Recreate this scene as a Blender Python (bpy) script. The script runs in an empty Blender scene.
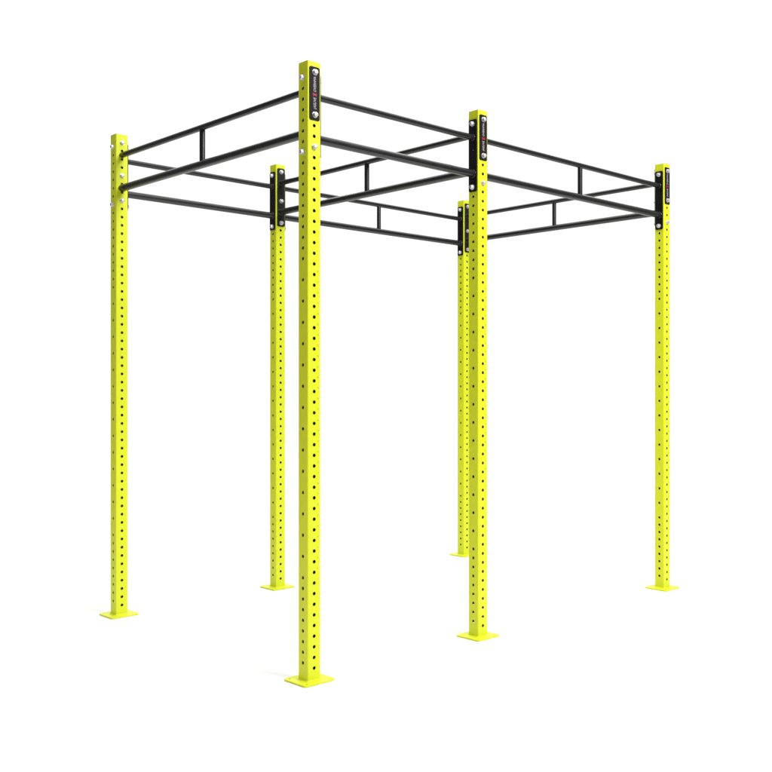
import bpy, bmesh, math
from mathutils import Vector, Matrix

scene = bpy.context.scene
R = math.radians

# ------------------------------------------------------------------ camera
cam_data = bpy.data.cameras.new("camera")
cam = bpy.data.objects.new("camera", cam_data)
scene.collection.objects.link(cam)
cam.location = (-2.7929, -3.8335, 1.3883)
yaw, pitch = 43.8315, 0.0252
cam.rotation_euler = (R(90 + pitch), 0, R(yaw - 90))
cam_data.sensor_width = 36
cam_data.lens = 36 * 987.84 / 772
cam_data.shift_x = -(485.31 - 386) / 772
cam_data.shift_y = (386.12 - 386) / 772
cam_data.clip_start = 0.05
cam_data.clip_end = 200
scene.camera = cam

# ------------------------------------------------------------------ studio surroundings
world = bpy.data.worlds.new("World")
scene.world = world
world.use_nodes = True
wn, wl = world.node_tree.nodes, world.node_tree.links
wn.clear()
w_out = wn.new("ShaderNodeOutputWorld")
w_bg = wn.new("ShaderNodeBackground")
w_tc = wn.new("ShaderNodeTexCoord")
w_sep = wn.new("ShaderNodeSeparateXYZ")
wl.new(w_tc.outputs["Generated"], w_sep.inputs[0])
# horizontal direction towards the lit white sweep behind the rig
w_dot = wn.new("ShaderNodeVectorMath"); w_dot.operation = 'DOT_PRODUCT'
w_dot.inputs[1].default_value = (math.cos(R(40)), math.sin(R(40)), 0)
wl.new(w_tc.outputs["Generated"], w_dot.inputs[0])
w_map = wn.new("ShaderNodeMapRange"); w_map.interpolation_type = 'SMOOTHSTEP'
w_map.inputs["From Min"].default_value = 0.26
w_map.inputs["From Max"].default_value = 0.66
w_map.inputs["To Min"].default_value = 0.10       # unlit side of the studio
w_map.inputs["To Max"].default_value = 1.12       # white sweep
wl.new(w_dot.outputs["Value"], w_map.inputs["Value"])
wl.new(w_map.outputs[0], w_bg.inputs["Strength"])
w_bg.inputs["Color"].default_value = (1, 1, 1, 1)
wl.new(w_bg.outputs[0], w_out.inputs["Surface"])

scene.view_settings.view_transform = 'Standard'
scene.view_settings.look = 'None'
scene.view_settings.exposure = 0
scene.view_settings.gamma = 1
scene.view_settings.use_curve_mapping = False


def area(name, az, el, dist, sx, sy, radiance, target=(1.4, 0.9, 1.4), color=(1, 1, 1)):
    d = bpy.data.lights.new(name, 'AREA')
    d.shape = 'RECTANGLE'
    d.size, d.size_y = sx, sy
    d.energy = radiance * math.pi * sx * sy      # watts for the wanted radiance
    d.color = color
    o = bpy.data.objects.new(name, d)
    scene.collection.objects.link(o)
    t = Vector(target)
    v = Vector((math.cos(R(az)) * math.cos(R(el)), math.sin(R(az)) * math.cos(R(el)), math.sin(R(el))))
    o.location = t + v * dist
    o.rotation_euler = (-v).to_track_quat('-Z', 'Y').to_euler()
    return o


area("key_softbox", -90, 31, 6.6, 2.4, 2.4, 28.0, target=(1.5, 0.0, 2.3))
area("side_softbox", 180, 4, 5.0, 2.4, 0.8, 3.4, target=(1.0, 0.9, 0.3))
area("added_top_fill", 45, 89.9, 7.0, 13.0, 13.0, 2.12, target=(3.0, 2.6, 1.4))  # unseen overhead light, added to wash the floor evenly white


# ------------------------------------------------------------------ materials
def mat(name, base, rough, metallic=0.0, coat=0.0, coat_rough=0.2, spec=0.5, bump=0.0, bump_scale=300, rough_var=0.0, tint_var=0.0):
    m = bpy.data.materials.new(name)
    m.use_nodes = True
    n, l = m.node_tree.nodes, m.node_tree.links
    p = n["Principled BSDF"]
    p.inputs["Base Color"].default_value = (*base, 1)
    p.inputs["Roughness"].default_value = rough
    p.inputs["Metallic"].default_value = metallic
    p.inputs["Coat Weight"].default_value = coat
    p.inputs["Coat Roughness"].default_value = coat_rough
    p.inputs["Specular IOR Level"].default_value = spec
    tc = n.new("ShaderNodeTexCoord")
    if bump:
        nz = n.new("ShaderNodeTexNoise"); nz.inputs["Scale"].default_value = bump_scale
        nz.inputs["Detail"].default_value = 3
        b = n.new("ShaderNodeBump"); b.inputs["Strength"].default_value = bump
        b.inputs["Distance"].default_value = 0.001
        l.new(tc.outputs["Object"], nz.inputs["Vector"])
        l.new(nz.outputs["Fac"], b.inputs["Height"])
        l.new(b.outputs["Normal"], p.inputs["Normal"])
    if rough_var:
        nz = n.new("ShaderNodeTexNoise"); nz.inputs["Scale"].default_value = 9
        nz.inputs["Detail"].default_value = 5
        mr = n.new("ShaderNodeMapRange")
        mr.inputs["To Min"].default_value = max(0.02, rough - rough_var)
        mr.inputs["To Max"].default_value = rough + rough_var
        l.new(tc.outputs["Object"], nz.inputs["Vector"])
        l.new(nz.outputs["Fac"], mr.inputs["Value"])
        l.new(mr.outputs[0], p.inputs["Roughness"])
    if tint_var:
        nz = n.new("ShaderNodeTexNoise"); nz.inputs["Scale"].default_value = 4
        hs = n.new("ShaderNodeHueSaturation")
        mr = n.new("ShaderNodeMapRange")
        mr.inputs["To Min"].default_value = 1 - tint_var
        mr.inputs["To Max"].default_value = 1 + tint_var
        l.new(tc.outputs["Object"], nz.inputs["Vector"])
        l.new(nz.outputs["Fac"], mr.inputs["Value"])
        l.new(mr.outputs[0], hs.inputs["Value"])
        hs.inputs["Color"].default_value = (*base, 1)
        l.new(hs.outputs[0], p.inputs["Base Color"])
    return m


YELLOW = mat("yellow_powder_coat", (0.72, 0.78, 0.022), 0.42, spec=0.3, bump=0.12, bump_scale=420, rough_var=0.06, tint_var=0.02)
INSIDE = mat("inside_painted_shade", (0.05, 0.045, 0.02), 0.7)  # dark olive puts the shade seen through the holes into the colour
BLACK = mat("black_powder_coat", (0.013, 0.013, 0.014), 0.27, spec=0.6, bump=0.06, bump_scale=380, rough_var=0.08)
PLATE = mat("black_plate_coat", (0.004, 0.004, 0.005), 0.48, spec=0.22, bump=0.1, bump_scale=380)
NAME = mat("nameplate_graphite", (0.014, 0.012, 0.011), 0.45, spec=0.12)
ZINC = mat("zinc_bolt", (0.70, 0.70, 0.72), 0.42, metallic=0.6, rough_var=0.06)
WHITE = mat("white_lettering", (0.40, 0.37, 0.41), 0.5)
RED = mat("crimson_emblem", (0.40, 0.01, 0.06), 0.45)
MARK = mat("engraved_number", (0.36, 0.40, 0.012), 0.6)
FLOOR = mat("white_studio_floor", (0.84, 0.84, 0.84), 0.55, spec=0.25)


# ------------------------------------------------------------------ mesh helpers
def link(name, me, parent=None, loc=(0, 0, 0), mats=()):
    for m in mats:
        if m.name not in me.materials:
            me.materials.append(m)
    o = bpy.data.objects.new(name, me)
    scene.collection.objects.link(o)
    o.parent = parent
    o.location = loc
    return o


def circle(cx, cy, r, n=16):
    return [(cx + r * math.cos(2 * math.pi * k / n), cy + r * math.sin(2 * math.pi * k / n)) for k in range(n)]


def rrect(w, h, r, n=5, cx=0, cy=0):
    pts = []
    for qx, qy, a0 in ((1, 1, 0), (-1, 1, 90), (-1, -1, 180), (1, -1, 270)):
        for k in range(n + 1):
            a = R(a0 + 90 * k / n)
            pts.append((cx + qx * (w / 2 - r) + r * math.cos(a), cy + qy * (h / 2 - r) + r * math.sin(a)))
    return pts


def sheet(outline, holes, thick, bevel=0.0):
    """flat sheet with holes in the local xy plane, thickness centred on z = 0"""
    cu = bpy.data.curves.new("tmp", 'CURVE')
    cu.dimensions = '2D'
    cu.fill_mode = 'BOTH'
    cu.extrude = thick / 2 - bevel
    cu.bevel_depth = bevel
    cu.bevel_resolution = 2
    cu.offset = -bevel
    for pts in [outline] + list(holes):
        sp = cu.splines.new('POLY')
        sp.points.add(len(pts) - 1)
        for p, (x, y) in zip(sp.points, pts):
            p.co = (x, y, 0, 1)
        sp.use_cyclic_u = True
    o = bpy.data.objects.new("tmp", cu)
    me = bpy.data.meshes.new_from_object(o)
    bpy.data.objects.remove(o)
    bpy.data.curves.remove(cu)
    return me


def text_mesh(body, size, thick, shear=0.0, fat=0.0, sx=1.0):
    cu = bpy.data.curves.new("tmp", 'FONT')
    cu.body = body
    cu.size = size
    cu.extrude = thick / 2
    cu.offset = fat
    cu.shear = shear
    cu.align_x = 'CENTER'
    cu.align_y = 'CENTER'
    cu.resolution_u = 3
    o = bpy.data.objects.new("tmp", cu)
    me = bpy.data.meshes.new_from_object(o)
    bpy.data.objects.remove(o)
    bpy.data.curves.remove(cu)
    me.transform(Matrix.Diagonal((sx, 1, 1, 1)))
    return me


def join(parts):
    """parts: (mesh, matrix, material slot) -> one bmesh"""
    bm = bmesh.new()
    for me, mx, slot in parts:
        tmp = me.copy()
        tmp.transform(mx)
        n0 = len(bm.faces)
        bm.from_mesh(tmp)
        bm.faces.ensure_lookup_table()
        for f in bm.faces[n0:]:
            f.material_index = slot
        bpy.data.meshes.remove(tmp)
    return bm


def finish(bm, name, smooth_angle=None):
    me = bpy.data.meshes.new(name)
    bm.normal_update()
    bm.to_mesh(me)
    bm.free()
    if smooth_angle is not None:
        me.shade_smooth()
        me.set_sharp_from_angle(angle=R(smooth_angle))
    return me


def add_prism(bm, p0, p1, r, n=24, r1=None, slot=0, cap=True):
    """round bar from p0 to p1"""
    p0, p1 = Vector(p0), Vector(p1)
    d = (p1 - p0).normalized()
    a = d.orthogonal().normalized()
    b = d.cross(a)
    if r1 is None:
        r1 = r
    v0 = [bm.verts.new(p0 + (a * math.cos(2 * math.pi * k / n) + b * math.sin(2 * math.pi * k / n)) * r) for k in range(n)]
    v1 = [bm.verts.new(p1 + (a * math.cos(2 * math.pi * k / n) + b * math.sin(2 * math.pi * k / n)) * r1) for k in range(n)]
    for k in range(n):
        f = bm.faces.new((v0[k], v0[(k + 1) % n], v1[(k + 1) % n], v1[k]))
        f.material_index = slot
    if cap:
        f = bm.faces.new(list(reversed(v0))); f.material_index = slot
        f = bm.faces.new(v1); f.material_index = slot


def ring_bar(bm, p0, axis, profile, n=6, phase=0.0):
    """lathe with n sides along axis from p0; profile = [(t, r), ...]"""
    p0, d = Vector(p0), Vector(axis).normalized()
    a = Vector((0, 0, 1)) if abs(d.z) < .9 else Vector((1, 0, 0))
    a = (a - d * a.dot(d)).normalized()
    b = d.cross(a)
    rings = []
    for t, r in profile:
        rings.append([bm.verts.new(p0 + d * t + (a * math.cos(2 * math.pi * k / n + phase) + b * math.sin(2 * math.pi * k / n + phase)) * r) for k in range(n)])
    for r0, r1 in zip(rings, rings[1:]):
        for k in range(n):
            bm.faces.new((r0[k], r0[(k + 1) % n], r1[(k + 1) % n], r1[k]))
    bm.faces.new(list(reversed(rings[0])))
    bm.faces.new(rings[-1])


# ------------------------------------------------------------------ dimensions (metres)
HW = 0.0754 / 2            # half the post width
RAD = 0.006               # post corner radius
H = 2.915
BASE_T = 0.008
PITCH = 0.05
HOLE = 0.0086
A1, A2, BW = 1.1417, 1.8202, 1.9364
XS = (0.0, A1, A1 + A2)
PT = 0.006                # end plate thickness
UP_R, LO_R, ST_R = 0.0168, 0.0218, 0.0155

# holes per face, measured down from the top
def z_front(i): return H - 0.050 - PITCH * i      # faces across the short bays (y)
def z_side(i): return H - 0.075 - PITCH * i       # faces across the long row (x)
FRONT = list(range(57))
SIDE = [i for i in range(56) if i <= 17 or i >= 47 or i % 2 == 1]


# ------------------------------------------------------------------ post
def wall(holes_z):
    h = H - BASE_T
    c = BASE_T + h / 2
    flat = 2 * (HW - RAD)
    out = [(-flat / 2, -h / 2), (flat / 2, -h / 2), (flat / 2, h / 2), (-flat / 2, h / 2)]
    return sheet(out, [circle(0, z - c, HOLE, 18) for z in holes_z], 0.003), c


def post_mesh(numbered):
    mf, c = wall([z_front(i) for i in FRONT])
    ms, c = wall([z_side(i) for i in SIDE])
    # sheet xy plane -> vertical, outward normal = local +z
    up = Matrix.Rotation(R(90), 4, 'X')            # (x, y, z) -> (x, -z, y): outward is -y
    parts = []
    for k, me in enumerate((mf, ms, mf, ms)):
        m = Matrix.Rotation(R(90 * k), 4, 'Z') @ Matrix.Translation((0, -(HW - 0.0015), c)) @ up
        parts.append((me, m, 0))
    bm = join(parts)
    for f in bm.faces:                              # inner skin of the tube, coloured dark as painted shade
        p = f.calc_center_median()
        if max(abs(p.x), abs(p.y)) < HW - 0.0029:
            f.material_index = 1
    for qx, qy, a0 in ((1, 1, 0), (-1, 1, 90), (-1, -1, 180), (1, -1, 270)):
        prev = None
        for k in range(7):
            a = R(a0 + 15 * k)
            x, y = qx * (HW - RAD) + RAD * math.cos(a), qy * (HW - RAD) + RAD * math.sin(a)
            cur = (bm.verts.new((x, y, BASE_T)), bm.verts.new((x, y, H)))
            if prev:
                f = bm.faces.new((prev[0], cur[0], cur[1], prev[1])); f.smooth = True
            prev = cur
    # closing cap at the top, 1 mm proud with a small bevel
    t0 = [bm.verts.new((x, y, H - 0.002)) for x, y in rrect(2 * HW - .004, 2 * HW - .004, RAD - .002, 6)]
    t1 = [bm.verts.new((x, y, H + 0.001)) for x, y in rrect(2 * HW - .004, 2 * HW - .004, RAD - .002, 6)]
    n = len(t0)
    for k in range(n):
        bm.faces.new((t0[k], t0[(k + 1) % n], t1[(k + 1) % n], t1[k]))
    bm.faces.new(t1)
    # weld bead round the foot
    w0 = [bm.verts.new((x, y, BASE_T)) for x, y in rrect(2 * HW + .009, 2 * HW + .009, RAD + .004, 6)]
    w1 = [bm.verts.new((x, y, BASE_T + .005)) for x, y in rrect(2 * HW + .0004, 2 * HW + .0004, RAD, 6)]
    for k in range(n):
        f = bm.faces.new((w0[k], w0[(k + 1) % n], w1[(k + 1) % n], w1[k])); f.smooth = True
    if numbered:                                    # hole numbers cut beside the front holes
        tmp = join([(text_mesh(str(49 - i), 0.0125, 0.0003, sx=0.9),
                     Matrix.Translation((0.0205, -HW - 0.0002, z_front(i) + 0.016)) @ Matrix.Rotation(R(90), 4, 'X'), 2)
                    for i in range(19, 49)])
        me2 = finish(tmp, "tmp")
        bm.from_mesh(me2)
        bpy.data.meshes.remove(me2)
    me = bpy.data.meshes.new("post")
    bm.to_mesh(me); bm.free()
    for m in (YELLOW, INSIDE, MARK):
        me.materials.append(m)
    return me


POST, POST_NUMBERED = post_mesh(False), post_mesh(True)

BASE = sheet(rrect(0.176, 0.176, 0.014, 6),
             [circle(sx * .0665, sy * .0665, .0065, 14) for sx in (-1, 1) for sy in (-1, 1)], BASE_T, 0.001)
BASE.transform(Matrix.Translation((0, 0, BASE_T / 2 + 0.0005)))
BASE.materials.append(YELLOW)

# black nameplate bolted to the front posts (faces -y), reads from bottom to top
NP_T = 0.003
NAMEPLATE = sheet(rrect(0.059, 0.252, 0.010, 6), [], NP_T, 0.0006)
NAMEPLATE.materials.append(NAME)


def lettering(body, cy, length):
    me = text_mesh(body, 0.021, 0.0006, shear=0.15, fat=0.0003)
    xs = [v.co.x for v in me.vertices]
    w = max(xs) - min(xs)
    me.transform(Matrix.Translation((0.001, cy, 0)) @ Matrix.Rotation(R(90), 4, 'Z') @ Matrix.Diagonal((length / w, 1, 1, 1)))
    return me


def emblem():
    bm = bmesh.new()
    for ang, ln in ((35, 0.030), (-35, 0.030), (0, 0.036)):
        a = R(ang)
        ux, uy = math.cos(a), math.sin(a)
        w = 0.0022
        for z in (0.0,):
            q = []
            for s, t, k in ((-1, 0, 0), (0, -1, 0), (1, 0, 0), (0, 1, 0)):
                x = ux * s * ln / 2 - uy * t * w * 1.6
                y = uy * s * ln / 2 + ux * t * w * 1.6
                q.append((x, y))
            lo = [bm.verts.new((x, y, -0.0003 + 0.00005 * ang / 35)) for x, y in q]
            hi = [bm.verts.new((x, y, 0.0003 + 0.00005 * ang / 35)) for x, y in q]
            for k in range(4):
                bm.faces.new((lo[k], lo[(k + 1) % 4], hi[(k + 1) % 4], hi[k]))
            bm.faces.new(hi)
    return finish(bm, "emblem")


def to_front(me, y, z, x=0.0):
    """turn a mesh lying in xy into one that faces -y"""
    me.transform(Matrix.Translation((x, y, z)) @ Matrix.Rotation(R(90), 4, 'X'))
    return me


np_z = (z_front(0) + z_front(4)) / 2
to_front(NAMEPLATE, -HW - NP_T / 2 - 0.0003, np_z)
LETTERS = [to_front(lettering(*a), -HW - NP_T - 0.0006, np_z)
           for a in (("(ASUVE", -0.0465, 0.055), ("OVERHMA", 0.043, 0.072))]
for me in LETTERS:
    me.materials.clear()
    me.materials.append(WHITE)
EMBLEM = to_front(emblem(), -HW - NP_T - 0.0007, np_z - 0.005)
EMBLEM.materials.append(RED)


def bolt_mesh(axis, head_off, nut_off):
    """bolt through the whole post: head on the negative side of the axis, nut on the positive side"""
    bm = bmesh.new()
    d = Vector(axis)
    h0 = -(HW + head_off)
    # washer + hex head with chamfer
    ring_bar(bm, d * h0, -d, [(0, .0148), (.0022, .0148), (.0027, .0143)], 28)
    ring_bar(bm, d * (h0 - .0027), -d, [(0, .0126), (.0100, .0126), (.0130, .0108), (.0142, .0070)], 6, R(13))
    n0 = HW + nut_off
    ring_bar(bm, d * n0, d, [(0, .0148), (.0022, .0148), (.0027, .0143)], 28)
    ring_bar(bm, d * (n0 + .0027), d, [(0, .0126), (.0115, .0126), (.0135, .0108)], 6, R(20))
    ring_bar(bm, d * (n0 + .016), d, [(0, .0078), (.0055, .0078), (.0070, .0066)], 20)
    ring_bar(bm, d * h0, d, [(0, .0074), (n0 - h0 + .003, .0074)], 16)   # shank
    me = finish(bm, "bolt", 35)
    me.materials.append(ZINC)
    return me


BOLTS = {}


def bolt(post, axis, z, a, b):
    key = (axis, a, b)
    if key not in BOLTS:
        BOLTS[key] = bolt_mesh(axis, a, b)
    return link("bolt", BOLTS[key], post, (0, 0, z))


# ------------------------------------------------------------------ the rig: one bolted-together thing
rig = bpy.data.objects.new("pull_up_rig", None)
scene.collection.objects.link(rig)
rig['label'] = "pull-up rig of six tall yellow perforated posts joined by black tube cross beams"
rig['category'] = "pull-up rig"

X, Y = (1, 0, 0), (0, 1, 0)
for ix in range(3):
    for iy in range(2):
        front = iy == 0
        post = link("post", POST_NUMBERED if front else POST, rig, (XS[ix], BW * iy, 0))
        link("base_plate", BASE, post)
        if front:
            link("nameplate", NAMEPLATE, post)
            for me in LETTERS:
                link("lettering", me, post)
            link("emblem", EMBLEM, post)
        # bolts along the row: 1st and 8th hole of the side faces
        for i in (0, 7):
            bolt(post, X, z_side(i), PT if ix > 0 else 0.0003, PT if ix < 2 else 0.0003)
        # bolts across the row: 1st, 5th and 8th hole of the front faces
        for i in (0, 4, 7):
            if front:
                bolt(post, Y, z_front(i), NP_T if i < 7 else 0.0003, PT)
            else:
                bolt(post, Y, z_front(i), PT if ix > 0 else 0.0003, 0.0003)


def end_plate(nh, material):
    """plate outline centred on the middle of its bolt row; nh = free hole rows"""
    me = sheet(rrect(0.061, 0.400, 0.011, 6), [circle(0, h, .0075, 16) for h in nh], PT, 0.0008)
    me.materials.append(material)
    return me


PLATE_2 = end_plate([0.025, -0.025], PLATE)     # rows 3 and 4 of 0..7 stay open
PLATE_3 = end_plate([0.025], BLACK)  # lighter black than the side plates: light on these faces put into the colour


def bar(name, p0, p1, r, parent):
    bm = bmesh.new()
    add_prism(bm, p0, p1, r, 32)
    me = finish(bm, name, 40)
    me.materials.append(BLACK)
    return link(name, me, parent)


def weld(bm, c, axis, r):
    ring_bar(bm, c, axis, [(0, r + .0022), (.0015, r + .0016), (.0030, r + .0002)], 28)


def cross_beam(start, axis, length, depth_fn, strut, plate_start, plate_end, plate_me):
    """ladder-like beam between two post faces; start = centre of the first post"""
    s, d = Vector(start), Vector(axis)
    z_up = (depth_fn(1) + depth_fn(2)) / 2
    z_lo = (depth_fn(5) + depth_fn(6)) / 2
    a = HW + (PT if plate_start else 0.0)
    b = length - HW - (PT if plate_end else 0.0)

    def tube(name, z, r, parent):
        bm = bmesh.new()
        p0, p1 = s + d * a, s + d * b
        add_prism(bm, (p0.x, p0.y, z), (p1.x, p1.y, z), r, 36)
        weld(bm, (p0.x, p0.y, z), d, r)
        if plate_end:
            weld(bm, (p1.x, p1.y, z), -d, r)
        me = finish(bm, name, 35)
        me.materials.append(BLACK)
        return link(name, me, parent)

    beam = tube("cross_beam", z_lo, LO_R, rig)
    tube("upper_tube", z_up, UP_R, beam)
    if strut:
        m = s + d * (length / 2)
        bar("strut", (m.x, m.y, z_lo + LO_R - .003), (m.x, m.y, z_up - UP_R + .003), ST_R, beam)
    zc = (depth_fn(0) + depth_fn(7)) / 2
    for use, t in ((plate_start, HW + PT / 2), (plate_end, length - HW - PT / 2)):
        if not use:
            continue
        p = s + d * t
        o = link("end_plate", plate_me, beam, (p.x, p.y, zc))
        o.rotation_euler = (R(90), 0, R(90) if abs(d.x) > .5 else 0)
    return beam


for iy in (0, 1):
    cross_beam((0, BW * iy, 0), X, A1, z_side, False, True, True, PLATE_2)
    cross_beam((A1, BW * iy, 0), X, A2, z_side, True, True, True, PLATE_2)
for ix in range(3):
    # the beam at the first bay butts straight against the rear post, the others have a plate there too
    cross_beam((XS[ix], 0, 0), Y, BW, z_front, True, True, ix > 0, PLATE_3)

# ------------------------------------------------------------------ studio floor
bm = bmesh.new()
N = 96
c = bm.verts.new((1.5, 1.0, 0))
ring = [bm.verts.new((1.5 + 5.0 * math.cos(2 * math.pi * k / N), 1.0 + 5.0 * math.sin(2 * math.pi * k / N), 0)) for k in range(N)]
for k in range(N):
    bm.faces.new((c, ring[k], ring[(k + 1) % N]))
me = finish(bm, "floor")
me.materials.append(FLOOR)
fl = link("floor", me)
fl['kind'] = 'structure'
